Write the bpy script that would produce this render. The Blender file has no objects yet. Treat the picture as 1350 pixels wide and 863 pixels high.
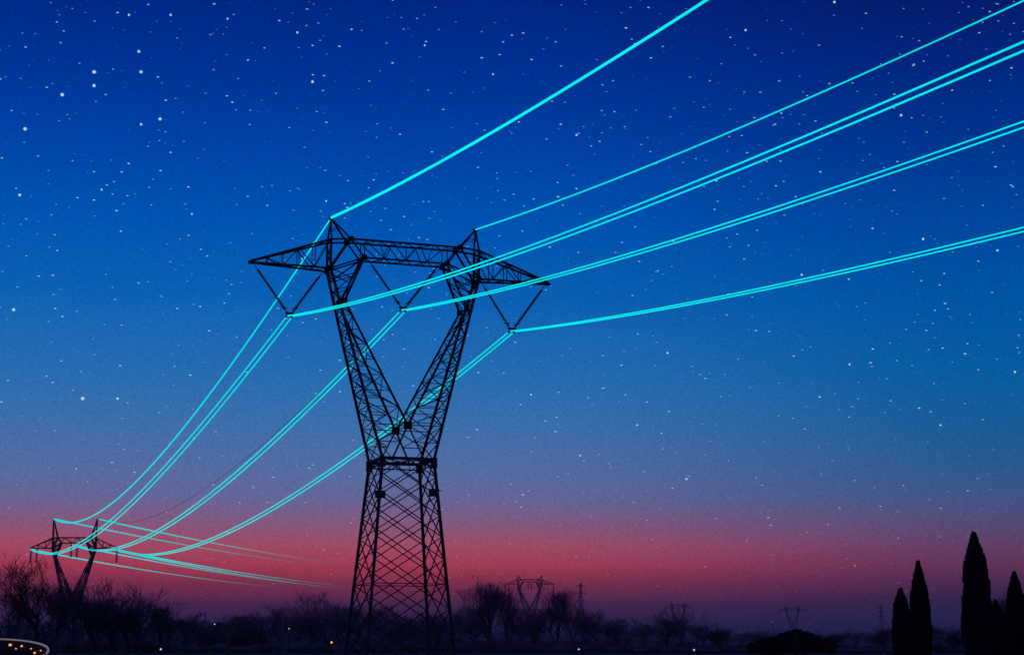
import bpy, math, random
import numpy as np
from mathutils import Vector, Matrix
random.seed(7)
S=bpy.context.scene
COL=S.collection
S.view_settings.view_transform='Standard'
S.view_settings.look='None'
S.view_settings.exposure=0
# ---------------- camera ----------------
F=2200.0; CAMZ=1.6
PH=math.atan((848-431.5)/F)
cd=bpy.data.cameras.new("camera"); cam=bpy.data.objects.new("camera",cd); COL.objects.link(cam)
cd.sensor_width=36; cd.lens=36*F/1350; cd.clip_start=0.5; cd.clip_end=40000
cam.location=(0,0,CAMZ); cam.rotation_euler=(math.pi/2+PH,0,0)
S.camera=cam
def ray(px,py):
    u=(px-675)/F; v=(431.5-py)/F
    dy=math.cos(PH)-v*math.sin(PH); dz=math.sin(PH)+v*math.cos(PH)
    return u/dy, dz/dy
def at(px,py,Y):
    a,b=ray(px,py); return Vector((a*Y,Y,CAMZ+b*Y))
def lin(c):
    c=c/255.0
    return c/12.92 if c<=0.04045 else ((c+0.055)/1.055)**2.4
def L3(r,g,b,a=1): return (lin(r),lin(g),lin(b),a)
# ---------------- materials ----------------
def mat(name,col,col2=None,rough=0.8,scale=3.0,metal=0.0):
    m=bpy.data.materials.new(name); m.use_nodes=True; nt=m.node_tree; b=nt.nodes["Principled BSDF"]
    b.inputs["Roughness"].default_value=rough; b.inputs["Metallic"].default_value=metal
    b.inputs["Specular IOR Level"].default_value=0.12
    tc=nt.nodes.new("ShaderNodeTexCoord"); n=nt.nodes.new("ShaderNodeTexNoise"); n.inputs["Scale"].default_value=scale
    n.inputs["Detail"].default_value=4
    r=nt.nodes.new("ShaderNodeValToRGB")
    c2=col2 or tuple(x*0.5 for x in col)
    r.color_ramp.elements[0].position=.35; r.color_ramp.elements[1].position=.65
    r.color_ramp.elements[0].color=(*c2,1); r.color_ramp.elements[1].color=(*col,1)
    nt.links.new(tc.outputs["Object"],n.inputs["Vector"]); nt.links.new(n.outputs["Fac"],r.inputs["Fac"])
    nt.links.new(r.outputs["Color"],b.inputs["Base Color"])
    return m
def emis(name,col,s):
    m=bpy.data.materials.new(name); m.use_nodes=True; b=m.node_tree.nodes["Principled BSDF"]
    b.inputs["Base Color"].default_value=(*[c*.3 for c in col],1)
    b.inputs["Emission Color"].default_value=(*col,1); b.inputs["Emission Strength"].default_value=s
    m.cycles.emission_sampling='NONE'
    return m
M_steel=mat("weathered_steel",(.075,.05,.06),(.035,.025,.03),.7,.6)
M_steel2=mat("hazy_steel_near",(.22,.08,.09),(.15,.06,.07),.8,.6)  # distance haze mixed into the steel colour
M_steel3=mat("hazy_steel_far",(.9,.28,.25),(.8,.24,.22),.8,.6)  # stronger haze tint in the colour, for the farthest towers and masts
M_ins=mat("glazed_insulator",(.07,.04,.04),(.04,.03,.03),.35,2)
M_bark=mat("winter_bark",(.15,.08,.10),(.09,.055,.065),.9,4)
M_bark2=mat("winter_bark_haze",(.38,.16,.19),(.26,.12,.14),.9,4)  # lighter bark colour stands in for haze over farther trees
M_leaf=mat("cypress_foliage",(.055,.045,.05),(.022,.02,.024),.9,1.5)
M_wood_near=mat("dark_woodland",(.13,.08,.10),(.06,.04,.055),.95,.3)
M_wood_mid=mat("mid_woodland_haze",(.38,.20,.24),(.24,.13,.16),.95,.05)  # middle-distance haze put into the base colour
M_wood_far=mat("far_woodland_haze",(.75,.36,.42),(.6,.29,.34),.95,.02)  # horizon haze put into the base colour
M_ground=mat("field_soil",(.06,.05,.045),(.03,.03,.028),.95,.05)
M_road=mat("asphalt",(.05,.05,.05),(.035,.035,.035),.8,2)
M_rail=emis("glowing_rail",(.8,.66,.66),.18)  # emission stands in for lamp light falling on the rail
M_amber=emis("amber_lamp",(1.0,.33,.08),1.4)
M_white=emis("white_lamp",(.7,.85,1.0),.7)
M_red=emis("red_lamp",(1.0,.06,.05),.45)
# glowing wires: emission follows a stored glow value
M_wire=bpy.data.materials.new("glowing_cyan_conductor"); M_wire.use_nodes=True
nt=M_wire.node_tree; b=nt.nodes["Principled BSDF"]
b.inputs["Base Color"].default_value=(.06,.03,.05,1); b.inputs["Roughness"].default_value=.6
at_n=nt.nodes.new("ShaderNodeAttribute"); at_n.attribute_name="glow"
nz=nt.nodes.new("ShaderNodeTexNoise"); nz.inputs["Scale"].default_value=.08
mr=nt.nodes.new("ShaderNodeMapRange"); mr.inputs["To Min"].default_value=.8; mr.inputs["To Max"].default_value=1.15
tc=nt.nodes.new("ShaderNodeTexCoord"); nt.links.new(tc.outputs["Object"],nz.inputs["Vector"])
nt.links.new(nz.outputs["Fac"],mr.inputs["Value"])
mu=nt.nodes.new("ShaderNodeMath"); mu.operation='MULTIPLY'
nt.links.new(at_n.outputs["Fac"],mu.inputs[0]); nt.links.new(mr.outputs[0],mu.inputs[1])
b.inputs["Emission Color"].default_value=(.0,.93,.92,1)
nt.links.new(mu.outputs[0],b.inputs["Emission Strength"])
M_wire.cycles.emission_sampling='NONE'
# ---------------- object helpers ----------------
class MB:
    def __init__(s): s.v=[]; s.f=[]
    def bar(s,p,q,w,w2=None,n=4):
        p=Vector(p);q=Vector(q); d=q-p
        if d.length<1e-6: return
        d.normalize(); w2=w if w2 is None else w2
        up=Vector((0,0,1)) if abs(d.z)<.95 else Vector((0,1,0))
        x=d.cross(up).normalized(); y=d.cross(x)
        i=len(s.v)
        for c,ww in ((p,w),(q,w2)):
            for k in range(n):
                t=2*math.pi*(k+.5)/n; s.v.append(tuple(c+(x*math.cos(t)+y*math.sin(t))*ww*.7071))
        for k in range(n):
            j=(k+1)%n; s.f.append((i+k,i+j,i+n+j,i+n+k))
        s.f.append(tuple(i+k for k in range(n))[::-1]); s.f.append(tuple(i+n+k for k in range(n)))
    def rev(s,p,q,prof,n=8):
        p=Vector(p);q=Vector(q); d=(q-p); d.normalize()
        up=Vector((0,0,1)) if abs(d.z)<.95 else Vector((0,1,0))
        x=d.cross(up).normalized(); y=d.cross(x); i=len(s.v)
        for (t,r) in prof:
            for k in range(n):
                a=2*math.pi*k/n; s.v.append(tuple(p+d*t+(x*math.cos(a)+y*math.sin(a))*r))
        for m in range(len(prof)-1):
            for k in range(n):
                j=(k+1)%n; s.f.append((i+m*n+k,i+m*n+j,i+(m+1)*n+j,i+(m+1)*n+k))
        s.f.append(tuple(i+k for k in range(n))[::-1]); s.f.append(tuple(i+(len(prof)-1)*n+k for k in range(n)))
    def box(s,c,sx,sy,sz):
        i=len(s.v); c=Vector(c)
        for z in (-1,1):
            for y in (-1,1):
                for x in (-1,1): s.v.append((c.x+x*sx/2,c.y+y*sy/2,c.z+z*sz/2))
        for f in ((0,2,3,1),(4,5,7,6),(0,1,5,4),(2,6,7,3),(0,4,6,2),(1,3,7,5)): s.f.append(tuple(i+k for k in f))
    def sph(s,c,r,n=10,m=6,sz=1.0):
        c=Vector(c); prof=[]
        for k in range(m+1):
            a=math.pi*k/m; prof.append((-math.cos(a)*r*sz, max(1e-3*r,math.sin(a)*r)))
        s.rev(c,c+Vector((0,0,1)),prof,n)
    def tri(s,a,b_,c):
        i=len(s.v); s.v+=[tuple(a),tuple(b_),tuple(c)]; s.f.append((i,i+1,i+2))
    def obj(s,name,m,parent=None,smooth=False,**props):
        me=bpy.data.meshes.new(name); me.from_pydata(s.v,[],s.f); me.update()
        me.materials.append(m)
        if smooth: me.polygons.foreach_set("use_smooth",[True]*len(me.polygons))
        o=bpy.data.objects.new(name,me); COL.objects.link(o)
        if parent: o.parent=parent
        for k,v in props.items(): o[k]=v
        return o
def empty(name,loc,rot=0,**props):
    e=bpy.data.objects.new(name,None); e.location=loc; e.rotation_euler=(0,0,rot); e.empty_display_size=1
    COL.objects.link(e)
    for k,v in props.items(): e[k]=v
    return e
# ---------------- lattice tower ----------------
MAINP=dict(h0=3.64,hw=2.16,zw=16.3,zc=19.1,E=(5.25,29.3),R=(6.42,32.0),T=(4.75,34.6),B=(3.6,33.1),tip=(12.9,32.15),pk=(6.3,36.4),bw=.75)
def tower(loc,rot,P,ms,mt,label,vstr=True,detail=True,group="power line towers"):
    root=empty("transmission_tower",loc,rot,label=label,category="pylon",group=group)
    h0,hw,zw,zc=P['h0'],P['hw'],P['zw'],P['zc']; E=P['E'];R=P['R'];T=P['T'];B=P['B'];tip=P['tip'];pk=P['pk'];bw=P['bw']
    leg=.22*ms; br=.07*ms; md=.118*ms
    # lower body
    m=MB()
    hz=lambda z:h0+(hw-h0)*z/zw
    N=9 if detail else 5
    zs=[0]
    for i in range(N): zs.append(zs[-1]+(1.25-.5*i/N))
    zs=[z*zw/zs[-1] for z in zs]
    cor=[(-1,-1),(1,-1),(1,1),(-1,1)]
    pt=lambda c,z:Vector((c[0]*hz(z),c[1]*hz(z),z))
    for k in range(4):
        c=cor[k];d=cor[(k+1)%4]
        m.bar(pt(c,0),pt(c,zw),leg)
        st=2 if detail else 1
        for i in range(-1,N):
            lo=max(i,0); hi=min(i+st,N)
            if hi<=lo: continue
            # clipped lattice diagonals
            def mix(i0,i1,sgn):
                A=pt(c if sgn else d,zs[max(i,0)]); Bq=pt(d if sgn else c,zs[hi])
                if i<0:  # start mid-face
                    A=(pt(c,zs[0])+pt(d,zs[0]))/2
                if i+st>N:
                    Bq=(pt(c,zs[N])+pt(d,zs[N]))/2
                m.bar(A,Bq,br*1.15)
            mix(lo,hi,True); mix(lo,hi,False)
        for z in (zs[3] if detail else zs[2],):
            m.bar(pt(c,z),pt(d,z),br)
    m.obj("lattice_body",mt,root)
    # footings
    if detail:
        for c in cor:
            f=MB(); f.rev((c[0]*h0,c[1]*h0,-.3),(c[0]*h0,c[1]*h0,1),[(0,.7),(.5,.7),(.8,.4),(.85,.38)],10); f.obj("footing",M_road,root)
    # waist ring
    m=MB()
    for k in range(4):
        c=cor[k];d=cor[(k+1)%4]
        for dz,w in ((.05,.24),(-.42,.10)):
            p=pt(c,zw);q=pt(d,zw); m.bar(p+Vector((0,0,dz)),q+Vector((0,0,dz)),w*ms)
        p=pt(c,zw);q=pt(d,zw)
        for j in range(1,5):
            x=p.lerp(q,j/5); m.bar(x+Vector((0,0,.05)),x+Vector((0,0,-.42)),.05*ms)
        m.box(p+Vector((0,0,-.25)),.45*ms,.45*ms,.85)
    m.bar((-hw,-hw,zw),(hw,hw,zw),br); m.bar((hw,-hw,zw),(-hw,hw,zw),br)
    m.obj("waist_platform",mt,root)
    zr=R[1]
    bz=lambda z:hw+(bw-hw)*(z-zw)/(zr-zw)
    oa=lambda z:hw+(R[0]-hw)*(z-zw)/(zr-zw)
    ia=lambda z:E[0]*(z-zc)/(E[1]-zc)
    # fork arms
    for s in (-1,1):
        m=MB()
        NN=8 if detail else 4
        lv=[zc+(E[1]-zc)*(i/NN)**.93 for i in range(NN+1)]
        O=lambda z,b:Vector((s*oa(z),b*bz(z),z)); I=lambda z,b:Vector((s*ia(z),b*bz(z),z))
        for b_ in (-1,1):
            m.bar(O(zw,b_),O(zr,b_),leg*.92)
            m.bar(I(zc,b_),I(E[1],b_),leg*.75)
            wa=Vector((s*hw*.62,b_*hw,zw))
            m.bar(I(zc,b_),wa,md); m.bar(O((zw+zc)/2,b_),wa,br); 
            m.bar(O((zw+zc)/2,b_),I(zc,b_),br); m.bar(O(zc,b_),wa.lerp(I(zc,b_),.5),br)
            m.bar(wa.lerp(I(zc,b_),.5),O((zw+zc)/2,b_),br)
            m.bar(I(zc,b_),O(zc,b_),br)
            for i in range(NN):
                z0,z1=lv[i],lv[i+1]
                zm=(z0+z1)/2
                if i%2==0: m.bar(O(z0,b_),I(z1,b_),br)
                else: m.bar(I(z0,b_),O(z1,b_),br)
                if i<5 and detail:
                    if i%2==0: m.bar(I(z0,b_),I(z0,b_).lerp(O(z1,b_),.5),br*.8); m.bar(O(z0,b_).lerp(I(z1,b_),.5),O(z1,b_),br*.8)
                    m.bar(O(zm,b_),(O(z0,b_)+I(z1,b_))/2 if i%2==0 else (I(z0,b_)+O(z1,b_))/2,br*.8)
                m.bar(I(z1,b_),O(z1,b_),br*.8)
            # head of the arm
            Eb=I(E[1],b_); Bb=Vector((s*B[0],b_*bw,B[1])); Tb=Vector((s*T[0],b_*bw,T[1])); Rb=O(zr,b_)
            m.bar(Eb,Bb,leg*.75); m.bar(Rb,Tb,leg*.7); m.bar(Bb,Rb,md)
            for t0,t1 in ((0,.33),(.33,.33),(.33,.66),(.66,.66),(.66,1)):
                zz=E[1]+(zr-E[1])*t0
                m.bar(O(zz,b_),Eb.lerp(Bb,t1),br)
            m.bar(Eb.lerp(Bb,.5),Rb,br)
            if detail:
                for q in (Eb,Rb,Tb,Bb): m.box(q,.46,.12,.46)
                m.box(I(zc,b_),.65,.15,.65)
        for i in range(NN):
            z0,z1=lv[i],lv[i+1]
            sg=1 if i%2 else -1
            m.bar(O(z0,sg),O(z1,-sg),br); m.bar(I(z0,-sg),I(z1,sg),br)
            m.bar(O(z1,1),O(z1,-1),br)
            if detail and i<5: m.bar(O(z0,-sg),O(z1,sg),br*.8)
        m.bar(O(zw,1),O((zw+zc)/2,-1),br); m.bar(O((zw+zc)/2,-1),O(zc,1),br); m.bar(O(zw,-1),O((zw+zc)/2,1),br); m.bar(O((zw+zc)/2,1),O(zc,-1),br)
        zz=(E[1]+zr)/2
        m.bar(O(E[1],1),O(zz,-1),br); m.bar(O(zz,-1),O(zr,1),br);m.bar(O(E[1],-1),O(zz,1),br); m.bar(O(zz,1),O(zr,-1),br)
        Ev=[Vector((s*E[0],b_*bz(E[1]),E[1])) for b_ in (-1,1)]; Bv=[Vector((s*B[0],b_*bw,B[1])) for b_ in (-1,1)]
        m.bar(Ev[0],Ev[1],br); m.bar(Ev[0],(Ev[1]+Bv[1])/2,br); m.bar((Ev[1]+Bv[1])/2,Bv[0],br); m.bar(Bv[0],Bv[1],md)
        m.obj("fork_arm",mt,root)
    # cross beam
    m=MB()
    n=8 if detail else 5
    tp=lambda t,b_:Vector((T[0]*(2*t-1),b_*bw,T[1])); bt=lambda t,b_:Vector((B[0]*(2*t-1),b_*bw,B[1]))
    for b_ in (-1,1):
        m.bar(tp(0,b_),tp(1,b_),md*1.2); m.bar(bt(0,b_),bt(1,b_),md*1.1)
        for i in range(n):
            t0,t1=i/n,(i+1)/n
            if i%2==0: m.bar(bt(t0,b_),tp(t1,b_),br)
            else: m.bar(tp(t0,b_),bt(t1,b_),br)
            if i%2==1 and b_<0: m.bar(tp(t1,b_),bt(t1,b_),br*.8)
        m.bar(bt(0,b_),tp(0,b_),md); m.bar(bt(1,b_),tp(1,b_),md)
    for i in range(n):
        sg=1 if i%2 else -1
        m.bar(tp(i/n,sg),tp((i+1)/n,-sg),br*.8); m.bar(bt(i/n,sg),bt((i+1)/n,-sg),br*.8)
    m.obj("cross_beam",mt,root)
    # side arms and peaks
    for s in (-1,1):
        m=MB()
        tipv=Vector((s*tip[0],0,tip[1])); zt=T[1]-.15
        rootT=lambda b_:Vector((s*R[0],b_*bw,zt)); rootB=lambda b_:Vector((s*R[0],b_*bw,zr))
        n=5 if detail else 3
        for b_ in (-1,1):
            m.bar(rootB(b_),tipv+Vector((0,b_*.12,0)),md*1.2); m.bar(rootT(b_),tipv+Vector((0,b_*.12,.12)),md*1.2)
            m.bar(rootT(b_),(s*T[0],b_*bw,T[1]),md*1.2)
            for i in range(n):
                a0=rootB(b_).lerp(tipv,i/n); a1=rootB(b_).lerp(tipv,(i+1)/n)
                c0=rootT(b_).lerp(tipv,i/n); c1=rootT(b_).lerp(tipv,(i+1)/n)
                if i<n-1: m.bar(a1,c1,br*.9)
                if i<n-1: m.bar(c0,a1,br) if i%2==0 else m.bar(a0,c1,br)
        for i in range(n-2):
            for rt in (rootB,rootT):
                sg=1 if i%2 else -1
                m.bar(rt(sg).lerp(tipv,i/n),rt(-sg).lerp(tipv,(i+1)/n),br*.8)
        m.box(tipv,.4*ms,.28,.25)
        m.obj("side_arm",mt,root)
        m=MB(); pv=Vector((s*pk[0],0,pk[1]))
        for b_ in (-1,1):
            m.bar(rootB(b_),rootT(b_),leg*.7); m.bar(rootT(b_),pv,md*1.1); m.bar((s*T[0],b_*bw,T[1]),pv,md*1.1)
            mm=rootT(b_).lerp(pv,.5); m.bar(mm,Vector((s*T[0],b_*bw,T[1])).lerp(pv,.5),br*.8)
        m.bar(rootT(1).lerp(pv,.5),rootT(-1).lerp(pv,.5),br*.8); m.bar(rootB(1),rootT(-1),br); m.bar(rootB(-1),rootT(1),br); m.bar(rootT(-1),rootT(1),br)
        m.box(pv,.3*ms,.3*ms,.25)
        m.obj("earth_wire_peak",mt,root)
    def string(p,q,r,lead=.45,pitch=.2,name="insulator_string"):
        p=Vector(p);q=Vector(q); Ln=(q-p).length; prof=[(0,.035*ms)]; t=lead; prof.append((t-.01,.035*ms))
        while t<Ln-lead*.7:
            prof+= [(t,.05*ms),(t+pitch*.35,r),(t+pitch*.55,r*.9),(t+pitch*.7,.05*ms)]; t+=pitch
        prof.append((Ln,.035*ms))
        k=MB(); k.rev(p,q,prof,8)
        if detail:
            d=(q-p).normalized()
            c=q-d*.5; k.bar(c+Vector((-.3,0,0)),c+Vector((.3,0,0)),.05); k.bar(c+Vector((0,-.3,0)),c+Vector((0,.3,0)),.05)
        k.obj(name,M_ins if detail else mt,root)
    if vstr:
        cl=[(-9.6,28.15),(0,29.25),(9.62,28.05)]
        tops=[((-12.6,31.95),(-6.95,31.75)),((-3.0,33.0),(3.0,33.0)),((6.95,31.75),(12.6,31.95))]
        for (ca,cz),(t1,t2) in zip(cl,tops):
            for t,sg in ((t1,-1),(t2,1)):
                string((t[0],0,t[1]),(ca+sg*.18,0,cz),.15*ms)
            k=MB(); k.box((ca,0,cz-.02),.7*ms,.1,.16*ms)
            for sg in (-1,1): k.bar((ca+sg*.22,0,cz),(ca+sg*.22,0,cz-.3),.08*ms); k.bar((ca+sg*.22,-.35,cz-.3),(ca+sg*.22,.35,cz-.3),.11*ms)
            k.obj("conductor_clamp",mt,root)
    else:
        for a,z in ((-tip[0]+.1,tip[1]),(-tip[0]+1.7,tip[1]),(tip[0]-.1,tip[1]),(-.8,B[1]),(.8,B[1])):
            string((a,0,z),(a,0,z-3.9),.2*ms,pitch=.5)
    if detail and vstr:
        for c,zz in (((-1,-1),13.35),((1,-1),13.6)):
            k=MB(); p=pt(c,zz); k.box(p+Vector((0 if c[0]<0 else -.35,-.2,0)),.85,.08,.62); k.bar(p+Vector((-.3,-.1,.2)),p+Vector((.3,-.1,.2)),.07)
            k.obj("sign_plate",M_steel,root)
    return root
TH=math.radians(19.03)
C1=Vector((-9.11,137,0))
def loc2w(C,th,a,b_,z): return Vector((C.x+a*math.cos(th)-b_*math.sin(th),C.y+a*math.sin(th)+b_*math.cos(th),z))
tower(C1,TH,MAINP,1.0,M_steel,"tall dark lattice steel pylon with forked top and V insulators")
C2=Vector((-121.4,466,0))
P2=dict(h0=3.3,hw=1.7,zw=11.8,zc=14.1,E=(5.0,25.3),R=(5.9,27.6),T=(4.6,30.5),B=(3.6,29.0),tip=(11.9,27.6),pk=(6.05,35.7),bw=.8)
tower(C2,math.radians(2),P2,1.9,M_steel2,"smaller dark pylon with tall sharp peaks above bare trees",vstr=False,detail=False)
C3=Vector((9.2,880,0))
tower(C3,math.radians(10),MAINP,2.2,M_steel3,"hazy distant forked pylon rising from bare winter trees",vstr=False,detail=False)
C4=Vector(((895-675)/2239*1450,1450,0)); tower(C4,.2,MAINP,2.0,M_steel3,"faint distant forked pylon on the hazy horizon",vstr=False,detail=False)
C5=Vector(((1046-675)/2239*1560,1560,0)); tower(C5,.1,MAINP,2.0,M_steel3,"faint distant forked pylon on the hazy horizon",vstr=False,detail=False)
# slim double-circuit masts
def mast(px,topy,Y,w):
    p=at(px,848,Y); H=at(px,topy,Y).z
    r=empty("lattice_mast",(p.x,Y,0),.3,label="slim hazy lattice mast with short cross arms",category="pylon",group="distant slim masts")
    m=MB(); n=8
    for i in range(n):
        z0,z1=H*i/n,H*(i+1)/n; r0,r1=1.9*(1-i/n)+.25,1.9*(1-(i+1)/n)+.25
        for sx in (-1,1):
            for sy in (-1,1):
                m.bar((sx*r0,sy*r0,z0),(sx*r1,sy*r1,z1),w)
            m.bar((sx*r0,-r0,z0),(-sx*r1,-r1,z1),w*.6)
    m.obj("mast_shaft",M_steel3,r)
    for k,(hz,l) in enumerate(((.97,2.5),(.85,3.6),(.73,2.8))):
        c=MB()
        for sx in (-1,1):
            c.bar((0,0,H*hz),(sx*l,0,H*hz-.3),w); c.bar((0,0,H*hz-1.3),(sx*l,0,H*hz-.3),w*.6); c.bar((sx*l,0,H*hz-.3),(sx*l,0,H*hz-1.9),w*.6)
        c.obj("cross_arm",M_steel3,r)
mast(766,768,950,.27); mast(1163,797,1400,.3)
# ---------------- power lines ----------------
def tube(pts,rads,glow,label,cat="power line",group="power line wires",n=6):
    m=MB(); N=len(pts); g=[]
    for i,p in enumerate(pts):
        d=(pts[min(i+1,N-1)]-pts[max(i-1,0)]).normalized(); x=d.cross(Vector((0,0,1))).normalized(); y=d.cross(x)
        for k in range(n):
            a=2*math.pi*k/n; m.v.append(tuple(p+(x*math.cos(a)+y*math.sin(a))*rads[i])); g.append(glow[i])
    for i in range(N-1):
        for k in range(n):
            j=(k+1)%n; m.f.append((i*n+k,i*n+j,(i+1)*n+j,(i+1)*n+k))
    o=m.obj("power_line",M_wire,smooth=True,label=label,category=cat,group=group)
    at_=o.data.attributes.new("glow",'FLOAT','POINT'); at_.data.foreach_set("value",g)
    return o
ux,uy=math.sin(TH),-math.cos(TH)
def near_span(start,px,py,rs,g,label):
    kx,kz=ray(px,py)
    s=(kx*start.y-start.x)/(ux-kx*uy); Yt=start.y+uy*s; zt=CAMZ+kz*Yt; Ls=350.0
    m=(start.z-zt)/(s-s*s/Ls)
    pts=[];rr=[]
    for i in range(91):
        t=Ls*i/90; pts.append(Vector((start.x+ux*t,start.y+uy*t,start.z-m*t+m*t*t/Ls))); rr.append(rs*max(.55,1-.45*t/75))
    tube(pts,rr,[g]*91,label)
def far_span(p,q,sag,r0,r1,g0,g1,label,fade=None):
    pts=[];rr=[];gg=[]
    N=90
    for i in range(N+1):
        t=i/N; c=p.lerp(q,t); c.z-=4*sag*t*(1-t); pts.append(c)
        if fade: 
            k=max(0,min(1,1-(t-fade[0])/(fade[1]-fade[0]))); rr.append(r1+(r0-r1)*k); gg.append(g0*k**1.1)
        else:
            rr.append(r0+(r1-r0)*t); gg.append(g0+(g1-g0)*t)
    tube(pts,rr,gg,label)
W=lambda a,z,b_=0:loc2w(C1,TH,a,b_,z)
V2=lambda a,z,b_=0:loc2w(C2,math.radians(2),a,b_,z)
near_span(W(-6.3,36.45),932,0,.11,1.0,"thick glowing cyan earth wire tied to pylon peak")
near_span(W(6.3,36.45),1350,1,.062,.88,"thin glowing cyan earth wire tied to pylon peak")
LB="glowing cyan conductor hanging from pylon insulators"
for a0,z0,e in ((-9.6,27.85,(55,67)),(0,28.95,(160,168)),(9.62,27.75,(299.5,305))):
    for sg,ey in ((-1,e[0]),(1,e[1])):
        near_span(W(a0+sg*.22,z0,-.2),1350,ey,.056,.93,LB)
far_span(W(-6.3,36.45),V2(-6.05,35.7),9.2,.07,.17,.9,.75,"glowing cyan earth wire sagging between two pylons")
far_span(W(6.3,36.45),V2(6.05,35.7),9.2,.02,.045,.015,.015,"thin unlit earth wire sagging between two pylons")
LB2="glowing cyan conductor sagging between two pylons"
for a0,z0,a1,z1,sg_ in ((-9.6,27.85,-11.7,27.3,7.6),(0,28.95,0,28.6,8.2),(9.62,27.75,11.8,27.2,7.6)):
    for sg in (-1,1):
        far_span(W(a0+sg*.22,z0,.2),V2(a1+sg*.35,z1),sg_+sg*.12,.055,.14,.9,.75,LB2)
V3=lambda a,z:loc2w(C3,math.radians(10),a,0,z)
LB3="fading cyan wire running on towards the horizon"
for a0,z0,a1,z1 in ((-6.05,35.7,-6.3,36.4),(6.05,35.7,6.3,36.4)):
    far_span(V2(a0,z0),V3(a1,z1),5.4,.19,.02,.75,0,LB3,fade=(.05,.46))
for a0,z0,a1,z1,s_ in ((-11.7,27.2,-12.5,31.8,7.5),(-.4,28.5,0,32,7.5),(11.8,27.2,12.5,31.8,7.0),(11.2,27.1,11.9,31.8,7.9)):
    far_span(V2(a0,z0),V3(a1,z1),s_,.19,.02,.75,0,LB3,fade=(.05,.43))
# ---------------- trees ----------------
def gen_bare(seed,up=.35,ang=(22,50),tr=.3,rmin=.0015,cnt=(7,4,4,3,3,2,0)):
    rnd=random.Random(seed); T_=MB(); Cc=MB()
    stack=[(Vector((0,0,0)),Vector((rnd.uniform(-.08,.08),rnd.uniform(-.08,.08),1)).normalized(),.32,.018,0)]
    while stack:
        p,d,l,r,lv=stack.pop()
        mb=T_ if lv<3 else Cc
        ns=4 if lv<3 else 3; pts=[p]; dd=d.copy()
        for i in range(ns):
            j=.15 if lv else .05
            dd=(dd+Vector((rnd.uniform(-j,j),rnd.uniform(-j,j),rnd.uniform(-j*.5,j)+(.05*up if lv else 0)))).normalized()
            pts.append(pts[-1]+dd*l/ns)
        for i in range(ns):
            ra=r*(1-.5*i/ns); rb=r*(1-.5*(i+1)/ns)
            mb.bar(pts[i],pts[i+1],ra*1.41,rb*1.41,n=5 if lv<2 else 3)
        for k in range(cnt[lv]):
            t=rnd.uniform(.4,1.0) if lv else rnd.uniform(tr,1.0)
            if k==0: t=1.0
            x=t*ns; i=min(int(x),ns-1); q=pts[i].lerp(pts[i+1],x-i)
            a=math.radians(rnd.uniform(*ang))*(0.5 if k==0 else 1); th=rnd.uniform(0,2*math.pi)
            base=dd; pr=base.cross(Vector((math.cos(th),math.sin(th),.3))).normalized()
            nd=(base*math.cos(a)+pr*math.sin(a)+Vector((0,0,up*.35))).normalized()
            stack.append((q,nd,l*rnd.uniform(.62,.88),max(r*.55,rmin),lv+1))
    H=np.percentile([v[2] for v in Cc.v],99.3)
    res=[]
    for mb,nm in ((T_,"trunk"),(Cc,"crown")):
        me=bpy.data.meshes.new(nm); me.from_pydata([(x/H,y/H,z/H) for x,y,z in mb.v],[],mb.f); me.update(); res.append(me)
    wid=np.percentile([abs(v[0])/H for v in Cc.v],93)*2
    return res,wid
protos=[gen_bare(11),gen_bare(12,.5,(18,40)),gen_bare(13,.3,(25,55)),gen_bare(14,.9,(12,30)),gen_bare(15,.45,(20,45)),
 gen_bare(21,.55,(20,48),.35,.0016,(6,4,3,3,3,2,0)),gen_bare(23,.5,(20,50),.4,.0016,(5,4,3,3,3,2,0))]
meshcache={}
def put_tree(px,topy,wpx,Y,pi,mt,label):
    (tm,cm),wid=protos[pi]
    key=(pi,mt.name)
    if key not in meshcache:
        a=tm.copy();b_=cm.copy()
        a.materials.append(mt);b_.materials.append(mt); meshcache[key]=(a,b_)
    a,b_=meshcache[key]
    p=at(px,848,Y); H=at(px,topy,Y).z; w=wpx/F*Y
    r=empty("bare_tree",(p.x,Y,0),random.uniform(0,6.28),label=label,category="tree",group="bare winter trees")
    sx=w/(wid*1.0)
    for me,nm in ((a,"trunk"),(b_,"crown")):
        o=bpy.data.objects.new(nm,me); COL.objects.link(o); o.parent=r; o.scale=(sx,sx,H)
LT="leafless dark tree with dense fine twigs"
LTs="tall slender leafless tree with upright branches"
LTl="low bushy leafless tree in a hedgerow"
TR=[(50,740,104,235,5),(8,776,60,240,6),(98,772,56,250,6),(148,764,84,240,5),(186,782,56,255,6),(212,794,46,260,1),(243,812,50,280,2),(122,788,50,262,1),(72,768,60,228,6),(168,796,54,232,1),
(270,818,50,300,0),(300,812,44,310,4),(330,808,50,305,1),(365,797,60,300,6),(392,800,54,320,0),(430,781,62,310,5),(412,806,50,300,1),(456,796,44,330,1),(508,796,72,300,6),(478,808,54,330,2),(548,806,60,330,4),(528,812,50,310,1),(600,800,52,330,6),(576,812,46,320,0),(626,808,50,350,0),
(650,768,44,350,3),(668,774,38,360,1),(735,774,44,360,1),(752,792,38,380,4),(770,808,40,350,0),(788,803,52,350,6),(818,813,50,360,4),(850,820,44,380,2),(880,812,44,390,1),(900,803,46,400,5),(928,820,44,400,2),(950,828,44,400,1),
(704,806,34,380,3),(690,814,40,360,2),(1000,832,46,400,0),(1130,830,44,400,2),(1160,834,40,390,4),(975,830,48,420,2),(1100,834,44,400,1),
(1240,822,50,290,2),(1256,832,40,270,0),(1330,786,50,260,4),(1312,796,42,250,2),(1165,826,34,260,1)]
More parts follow.
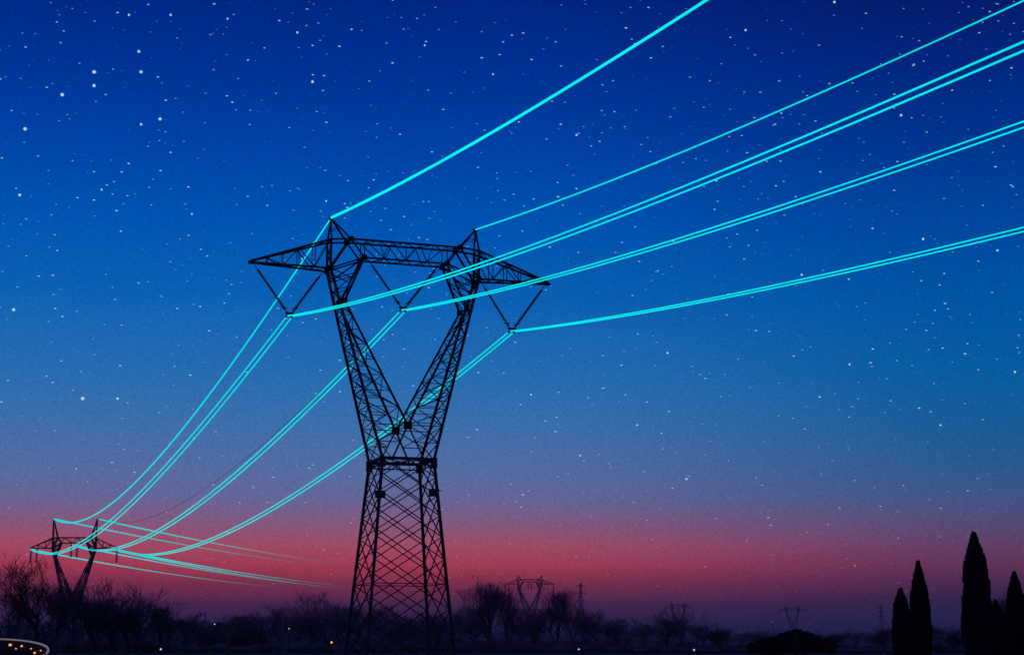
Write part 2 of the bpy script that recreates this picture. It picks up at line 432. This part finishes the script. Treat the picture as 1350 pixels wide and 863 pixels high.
for i,(px,ty,w,Y,pi) in enumerate(TR):
    lab=LTs if pi in (1,3) else (LT if ty<800 else LTl)
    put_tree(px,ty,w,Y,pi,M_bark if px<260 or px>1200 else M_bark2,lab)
def cypress(px,topy,wpx,Y,seed,lab="tall narrow dark cypress with dense pointed crown"):
    rnd=random.Random(seed); p=at(px,848,Y); H=at(px,topy,Y).z; R_=wpx/F*Y/2
    r=empty("cypress_tree",(p.x,Y,0),0,label=lab,category="tree",group="cypress row")
    m=MB(); m.bar((0,0,0),(0,0,H*.75),.45,.1,n=7); m.obj("trunk",M_bark,r)
    def prof(t): # t 0..1 height
        return R_*(.86+.14*min(1,t/.3))*max(0.0,1-((t-.35)/.66)**2.1 if t>.35 else 1)
    ph=[rnd.uniform(0,6.28) for _ in range(6)]
    def mod(t,a): return .93+.06*math.sin(2*a+ph[0]+8*t)+.05*math.sin(13*t+2*a+ph[1])+.04*math.sin(29*t+3*a+ph[2])
    m=MB()
    nr,na=26,12; 
    pr=[(H*(.0+.96*k/nr),max(.02,prof(k/nr)*.74)) for k in range(nr+1)]
    m.rev((0,0,0),(0,0,1),pr,na)
    for k in range(9000):
        t=rnd.random()**1.05*.985; a=rnd.uniform(0,6.28); rr=prof(t)*mod(t,a)*rnd.uniform(.66,1.0)
        c=Vector((math.cos(a)*rr,math.sin(a)*rr,H*(.0+.97*t)))
        l=rnd.uniform(.2,.5)*(1 if t<.85 else .8)
        out=Vector((math.cos(a),math.sin(a),0)); d=(out*rnd.uniform(0,.4)+Vector((rnd.uniform(-.15,.15),rnd.uniform(-.15,.15),1))).normalized()
        s_=Vector((rnd.uniform(-1,1),rnd.uniform(-1,1),rnd.uniform(-.2,.2))).normalized()*l*.26
        m.tri(c-s_,c+s_,c+d*l)
    m.obj("crown",M_leaf,r)
cypress(1291,696,43,150,1); cypress(1215,736,28,165,2); cypress(1190,774,27,160,3); cypress(1342,751,29,155,4); cypress(1367,740,30,150,5)
LSC="small ragged dark cypress beside taller ones"
cypress(1315,790,22,158,6,LSC); cypress(1328,808,22,150,7,LSC); cypress(1202,808,24,170,8,LSC)
def roundtree(px,topy,wpx,Y,seed,lab,mt=None):
    rnd=random.Random(seed); p=at(px,848,Y); H=at(px,topy,Y).z; R_=wpx/F*Y/2
    r=empty("broadleaf_tree",(p.x,Y,0),0,label=lab,category="tree",group="rounded evergreen trees")
    m=MB(); m.bar((0,0,0),(0,0,H*.6),.35,.15,n=7)
    for k in range(4):
        a=k*1.6+seed; m.bar((0,0,H*.35),(math.cos(a)*R_*.5,math.sin(a)*R_*.5,H*.65),.16,.06,n=5)
    m.obj("trunk",M_bark,r)
    m=MB(); lobes=[]
    for k in range(22):
        a=rnd.uniform(0,6.28); q=rnd.uniform(0,.85) if k>4 else .15
        top=H*(1-.55*q*q)*rnd.uniform(.85,1.0)
        hh=top*rnd.uniform(.38,.5); lobes.append((Vector((math.cos(a)*q*R_,math.sin(a)*q*R_,top-hh)),R_*rnd.uniform(.18,.3),hh))
    for c,rr,hh in lobes:
        m.sph(c,rr*.75,8,5,hh/rr)
        for k in range(330):
            d=Vector((rnd.gauss(0,1),rnd.gauss(0,1),rnd.gauss(0,1))).normalized(); f=rnd.uniform(.65,1.15)
            q=c+Vector((d.x*rr*f,d.y*rr*f,d.z*hh*f)); 
            if q.z<.1: continue
            s1=Vector((rnd.uniform(-1,1),rnd.uniform(-1,1),rnd.uniform(-1,1))).normalized()*.2; s2=Vector((rnd.uniform(-1,1),rnd.uniform(-1,1),rnd.uniform(-.3,1))).normalized()*.3
            m.tri(q-s1,q+s1,q+s2*1.4)
    m.obj("crown",mt or M_leaf,r)
roundtree(1050,830,104,260,5,"low rounded dark evergreen tree in a field")
roundtree(1012,841,60,262,15,"low rounded dark evergreen tree in a field")
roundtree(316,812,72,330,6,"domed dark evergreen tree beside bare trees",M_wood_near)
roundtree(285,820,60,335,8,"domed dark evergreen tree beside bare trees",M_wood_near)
# ---------------- woodland masses ----------------
def band(Y0,prof,seed,mt,label,sp,dens,lo=-120,hi=1480,rows=2,tw=1.0):
    rnd=random.Random(seed); m=MB(); ph=[rnd.uniform(0,6) for _ in range(4)]
    for row in range(rows):
        Y=Y0*(1+.05*row); x=(lo-675)/2239*Y; xe=(hi-675)/2239*Y
        while x<xe:
            px=675+x*2239/Y; ty=np.interp(px,[p[0] for p in prof],[p[1] for p in prof])
            und=.86+.1*math.sin(px/31+ph[0])+.08*math.sin(px/13+ph[1])
            H=at(px,ty,Y).z*rnd.uniform(.7,1.12)*und
            R_=sp*rnd.uniform(.7,1.3); c=Vector((x,Y+rnd.uniform(-sp,sp),0))
            pr=[(0,R_*.8),(H*.3,R_*.85),(H*.5,R_*.6),(H*.62,R_*.25),(H*.67,.02)]
            m.rev(c,c+Vector((0,0,1)),pr,7)
            for k in range(dens):
                t=rnd.random()**.7; a=rnd.uniform(0,6.28); rr=R_*math.sqrt(max(0,1-t*t))*rnd.uniform(.6,1.1)+.1
                q=c+Vector((math.cos(a)*rr,math.sin(a)*rr,H*t*.95)); l=H*rnd.uniform(.07,.2)*tw
                d=Vector((math.cos(a)*.5+rnd.uniform(-.4,.4),rnd.uniform(-.3,.3),rnd.uniform(.5,1))).normalized()
                s_=Vector((rnd.uniform(-1,1),rnd.uniform(-1,1),rnd.uniform(-.4,.4))).normalized()*l*.12
                m.tri(q-s_,q+s_,q+d*l)
            x+=sp*rnd.uniform(.6,1.5)
    o=m.obj("woodland",mt,label=label,category="woodland"); o["kind"]="stuff"
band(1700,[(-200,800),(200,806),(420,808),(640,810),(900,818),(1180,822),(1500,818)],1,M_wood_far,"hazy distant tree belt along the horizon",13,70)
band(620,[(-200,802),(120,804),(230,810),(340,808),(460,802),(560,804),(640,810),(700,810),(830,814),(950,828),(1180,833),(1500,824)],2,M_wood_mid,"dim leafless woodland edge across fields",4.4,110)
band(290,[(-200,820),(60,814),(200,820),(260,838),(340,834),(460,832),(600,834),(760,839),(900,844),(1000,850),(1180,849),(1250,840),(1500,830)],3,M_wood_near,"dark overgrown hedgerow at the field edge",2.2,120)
# ---------------- ground, road ----------------
rn=random.Random(3); m=MB(); R0=22000
xs=[-R0,-6000,-2000,-700,-250,-80,0,80,250,700,2000,6000,R0]
ys=[-3000,-300,-50,30,90,150,250,400,700,1200,2500,6000,R0]
for y in ys:
    for x in xs: m.v.append((x,y,0))
n=len(xs)
for j in range(len(ys)-1):
    for i in range(n-1): m.f.append((j*n+i,j*n+i+1,(j+1)*n+i+1,(j+1)*n+i))
g=m.obj("ground",M_ground); g["kind"]="structure"; g["label"]="dark winter field soil stretching to the horizon"; g["category"]="ground"
# curved road with a solid parapet at the lower corner that curves round and runs down
path=[]
cxw,cyw=at(-60,850,62).x,60.0
for i in range(25):
    a=math.radians(125-112*i/24); rr_=3.65
    x=cxw+rr_*math.cos(a); y=cyw+rr_*math.sin(a)*1.6
    z=1.78-.52*max(0,(i-9)/15)**1.6
    path.append(Vector((x,y,z)))
o0=Vector((path[12].x,path[12].y,0))
rb=empty("road_parapet",o0,0,label="curved dark road parapet with pale glowing edge and amber lights",category="barrier")
m=MB(); nW=len(path)
for p_ in path:
    c=Vector((cxw,cyw,0)); d=(Vector((p_.x,p_.y,0))-c).normalized()
    for q,z in ((-.07,0),(-.07,p_.z-.03),(.07,p_.z-.03),(.07,0)):
        v=Vector((p_.x,p_.y,z))+d*q-o0; m.v.append(tuple(v))
for i in range(nW-1):
    for k in range(4):
        j=(k+1)%4; m.f.append((i*4+k,i*4+j,(i+1)*4+j,(i+1)*4+k))
m.f.append((3,2,1,0)); e_=(nW-1)*4; m.f.append((e_,e_+1,e_+2,e_+3))
m.obj("parapet_wall",M_road,rb)
m=MB()
for i in range(nW-1): m.bar(path[i]-o0,path[i+1]-o0,.055)
m.obj("rail",M_rail,rb)
for i,dz in ((5,.25),(7,.3),(9,.22),(11,.2),(12,.32),(13,.2),(15,.24),(16,.36),(18,.2),(20,.3)):
    c=Vector((cxw,cyw,0)); d=(Vector((path[i].x,path[i].y,0))-c).normalized()
    k=MB(); k.sph(path[i]-o0-d*.13-Vector((0,0,dz)),.032+.014*(i%3),8,5,.8); k.obj("marker_light",M_amber,rb)
m=MB()
for i in range(41):
    a=math.radians(170-200*i/40)
    for q in (0.6,3.3): m.v.append((cxw+q*math.cos(a),cyw+q*math.sin(a)*1.6,.01))
for i in range(40): m.f.append((2*i,2*i+1,2*i+3,2*i+2))
o=m.obj("road",M_road); o["kind"]="structure"; o["label"]="curved asphalt road inside a lit parapet"; o["category"]="road"
# ---------------- lamps ----------------
def lamp(px,py,Y,r_,mt,label,cat="lamp",grp="distant lamps"):
    p=at(px,py,Y); e=empty("street_lamp",(p.x,Y,0),0,label=label,category=cat,group=grp)
    m=MB(); m.bar((0,.25,0),(0,.25,p.z+.3),.12,.07,n=6); m.bar((0,.25,p.z+.3),(0,-.05,p.z+r_+.05),.06,.06,n=6); m.obj("pole",M_steel,e)
    m=MB(); m.rev((0,0,p.z+r_*.8),(0,0,p.z+r_*.8+1),[(0,r_*1.2),(.05,r_*1.2),(.16,.05)],8); m.obj("lamp_shade",M_steel,e)
    m=MB(); m.sph((0,0,p.z),r_,10,6); m.obj("bulb",mt,e)
for a in ((437,846,225,.15,M_amber,"amber lamp on a post among bare trees"),(381,828,225,.08,M_amber,"small amber lamp behind bare trees"),
 (283,822,225,.09,M_white,"small white lamp by domed trees"),(212,855,220,.13,M_white,"low white lamp at the hedge"),(763,855,220,.11,M_white,"low white lamp at the hedge"),
 (915,856,220,.13,M_white,"low white lamp at the hedge"),(1018,819,1300,.5,M_red,"red warning light on a far mast"),(1067,822,1300,.35,M_red,"red warning light on a far mast")):
    lamp(*a)
p=at(300,848,120); m=MB(); H=at(300,838,120).z; m.rev((p.x,120,0),(p.x,120,1),[(0,.16),(H-.1,.13),(H,.05)],8)
m.obj("wooden_post",M_bark,label="dark weathered wooden post standing in the field",category="post")
# ---------------- world ----------------
w=bpy.data.worlds.new("World"); S.world=w; w.use_nodes=True; nt=w.node_tree; N_=nt.nodes; Lk=nt.links
bg=N_["Background"]
tc=N_.new("ShaderNodeTexCoord"); nrm=N_.new("ShaderNodeVectorMath"); nrm.operation='NORMALIZE'; Lk.new(tc.outputs["Generated"],nrm.inputs[0])
D=nrm.outputs[0]
def math_(op,a,b_=None,clamp=False):
    n=N_.new("ShaderNodeMath"); n.operation=op; n.use_clamp=clamp
    for i,x in enumerate((a,b_)):
        if x is None: continue
        if isinstance(x,(int,float)): n.inputs[i].default_value=x
        else: Lk.new(x,n.inputs[i])
    return n.outputs[0]
def mrange(v,a,b_,c,d,smooth=False):
    n=N_.new("ShaderNodeMapRange"); n.inputs[1].default_value=a;n.inputs[2].default_value=b_;n.inputs[3].default_value=c;n.inputs[4].default_value=d
    if smooth: n.interpolation_type='SMOOTHSTEP'
    Lk.new(v,n.inputs[0]); return n.outputs[0]
sep=N_.new("ShaderNodeSeparateXYZ"); Lk.new(D,sep.inputs[0])
hor=math_('SQRT',math_('ADD',math_('MULTIPLY',sep.outputs[0],sep.outputs[0]),math_('MULTIPLY',sep.outputs[1],sep.outputs[1])))
t=math_('DIVIDE',sep.outputs[2],math_('MAXIMUM',hor,.01))
fac=mrange(t,-.05,.45,0,1)
az=math_('ARCTAN2',sep.outputs[0],sep.outputs[1])
ys_=[-30,0,100,200,300,400,500,560,620,660,690,720,745,770,795,820,848]
Lc=[(2,32,118),(0,38,130),(0,50,148),(0,66,165),(0,84,177),(12,97,180),(38,108,176),(60,110,172),(84,108,162),(102,101,149),(130,88,126),(158,74,100),(158,58,84),(118,45,76),(70,38,78),(44,36,80),(26,32,74)]
Rc_=[(3,20,88),(4,24,100),(2,36,124),(0,51,141),(0,68,157),(0,83,163),(6,92,160),(20,92,153),(42,89,144),(62,84,134),(80,76,121),(96,64,104),(96,52,88),(72,41,80),(48,36,78),(34,34,76),(24,30,70)]
def ramp(cs):
    r=N_.new("ShaderNodeValToRGB"); e=r.color_ramp.elements
    st=[]
    for y,c in zip(ys_,cs):
        tt=ray(675,y)[1]; st.append(((tt+.05)/.5,c))
    st.append((0.02,(8,10,30)))
    st.sort(key=lambda q:q[0])
    st=[(max(0,min(1,a)),c) for a,c in st]
    e[0].position=st[0][0]; e[0].color=L3(*st[0][1]); e[1].position=st[-1][0]; e[1].color=L3(*st[-1][1])
    for a,c in st[1:-1]:
        k=e.new(a); k.color=L3(*c)
    Lk.new(fac,r.inputs[0]); return r.outputs[0]
def mixc(f,a,b_,mode='MIX'):
    n=N_.new("ShaderNodeMix"); n.data_type='RGBA'; n.blend_type=mode
    if isinstance(f,(int,float)): n.inputs[0].default_value=f
    else: Lk.new(f,n.inputs[0])
    for i,x in ((6,a),(7,b_)):
        if isinstance(x,tuple): n.inputs[i].default_value=x
        else: Lk.new(x,n.inputs[i])
    return n.outputs[2]
sky=mixc(mrange(az,-.03,.30,0,1,True),ramp(Lc),ramp(Rc_))
sky=mixc(mrange(t,.55,1.6,0,1,True),sky,L3(66,80,150))  # overhead sky, out of view, brightened to add fill light
# fine grain
gn=N_.new("ShaderNodeTexNoise"); gn.inputs["Scale"].default_value=900; gn.inputs["Detail"].default_value=1; Lk.new(D,gn.inputs["Vector"])
gr=mrange(gn.outputs["Fac"],.25,.75,.87,1.13)
vm=N_.new("ShaderNodeVectorMath"); vm.operation='SCALE'; Lk.new(sky,vm.inputs[0]); Lk.new(gr,vm.inputs[3])
# stars
mp=N_.new("ShaderNodeMapping"); mp.inputs["Rotation"].default_value=(0,math.radians(22),0); mp.inputs["Scale"].default_value=(.45,1,1); Lk.new(D,mp.inputs[0])
def stars(scale,r0,r1,powr,off):
    a=N_.new("ShaderNodeVectorMath"); a.operation='ADD'; a.inputs[1].default_value=(off,off*.3,off*.7); Lk.new(mp.outputs[0],a.inputs[0])
    v=N_.new("ShaderNodeTexVoronoi"); v.inputs["Scale"].default_value=scale; Lk.new(a.outputs[0],v.inputs["Vector"])
    s_=N_.new("ShaderNodeSeparateColor"); Lk.new(v.outputs["Color"],s_.inputs[0])
    return math_('MULTIPLY',mrange(v.outputs["Distance"],r0,r1,0,1),math_('POWER',s_.outputs[0],powr))
st=math_('ADD',stars(310,.13,.055,2.3,0),math_('MULTIPLY',stars(100,.045,.02,1.6,3.1),.95))
br=[(124,95,11),(124,113,10),(82,125,11),(183,68,9),(186,95,10),(211,157,10),(186,164,8),(33,170,11),(26,257,9),(18,408,10),(109,525,11),(155,525,8),(412,108,9),(392,43,7),(430,265,6),(253,282,6),(134,250,6),
(1100,3,8),(983,40,7),(1188,152,8),(760,178,7),(650,98,6),(1217,315,8),(1315,330,7),(1057,362,7),(905,631,8),(1127,745,7),(1338,490,7),(880,465,7),(960,388,6),(700,520,6),(765,600,6),(840,560,6),(1120,480,6),(1240,560,6),(300,25,6),(560,60,6),(870,40,6),(225,20,7),(170,20,7)]
for x,y,r_ in br:
    kx,kz=ray(x,y); v=Vector((kx,1,kz)).normalized()
    d=N_.new("ShaderNodeVectorMath"); d.operation='DISTANCE'; Lk.new(D,d.inputs[0]); d.inputs[1].default_value=v
    st=math_('ADD',st,mrange(d.outputs["Value"],r_*1e-4*1.1,r_*1e-4*.4,0,1))
st=math_('MULTIPLY',st,mrange(t,.02,.12,0,1),True)
fin=mixc(st,vm.outputs[0],(.5,.80,1.0,1))
Lk.new(fin,bg.inputs[0]); bg.inputs[1].default_value=1.0
# last afterglow from below the horizon line behind the pylon
sd=bpy.data.lights.new("afterglow_sun",'SUN'); sd.energy=.03; sd.color=(1,.45,.4); sd.angle=math.radians(15)
so=bpy.data.objects.new("afterglow_sun",sd); COL.objects.link(so); so.rotation_euler=(math.radians(-87),0,math.radians(12)); so.location=(0,0,80)
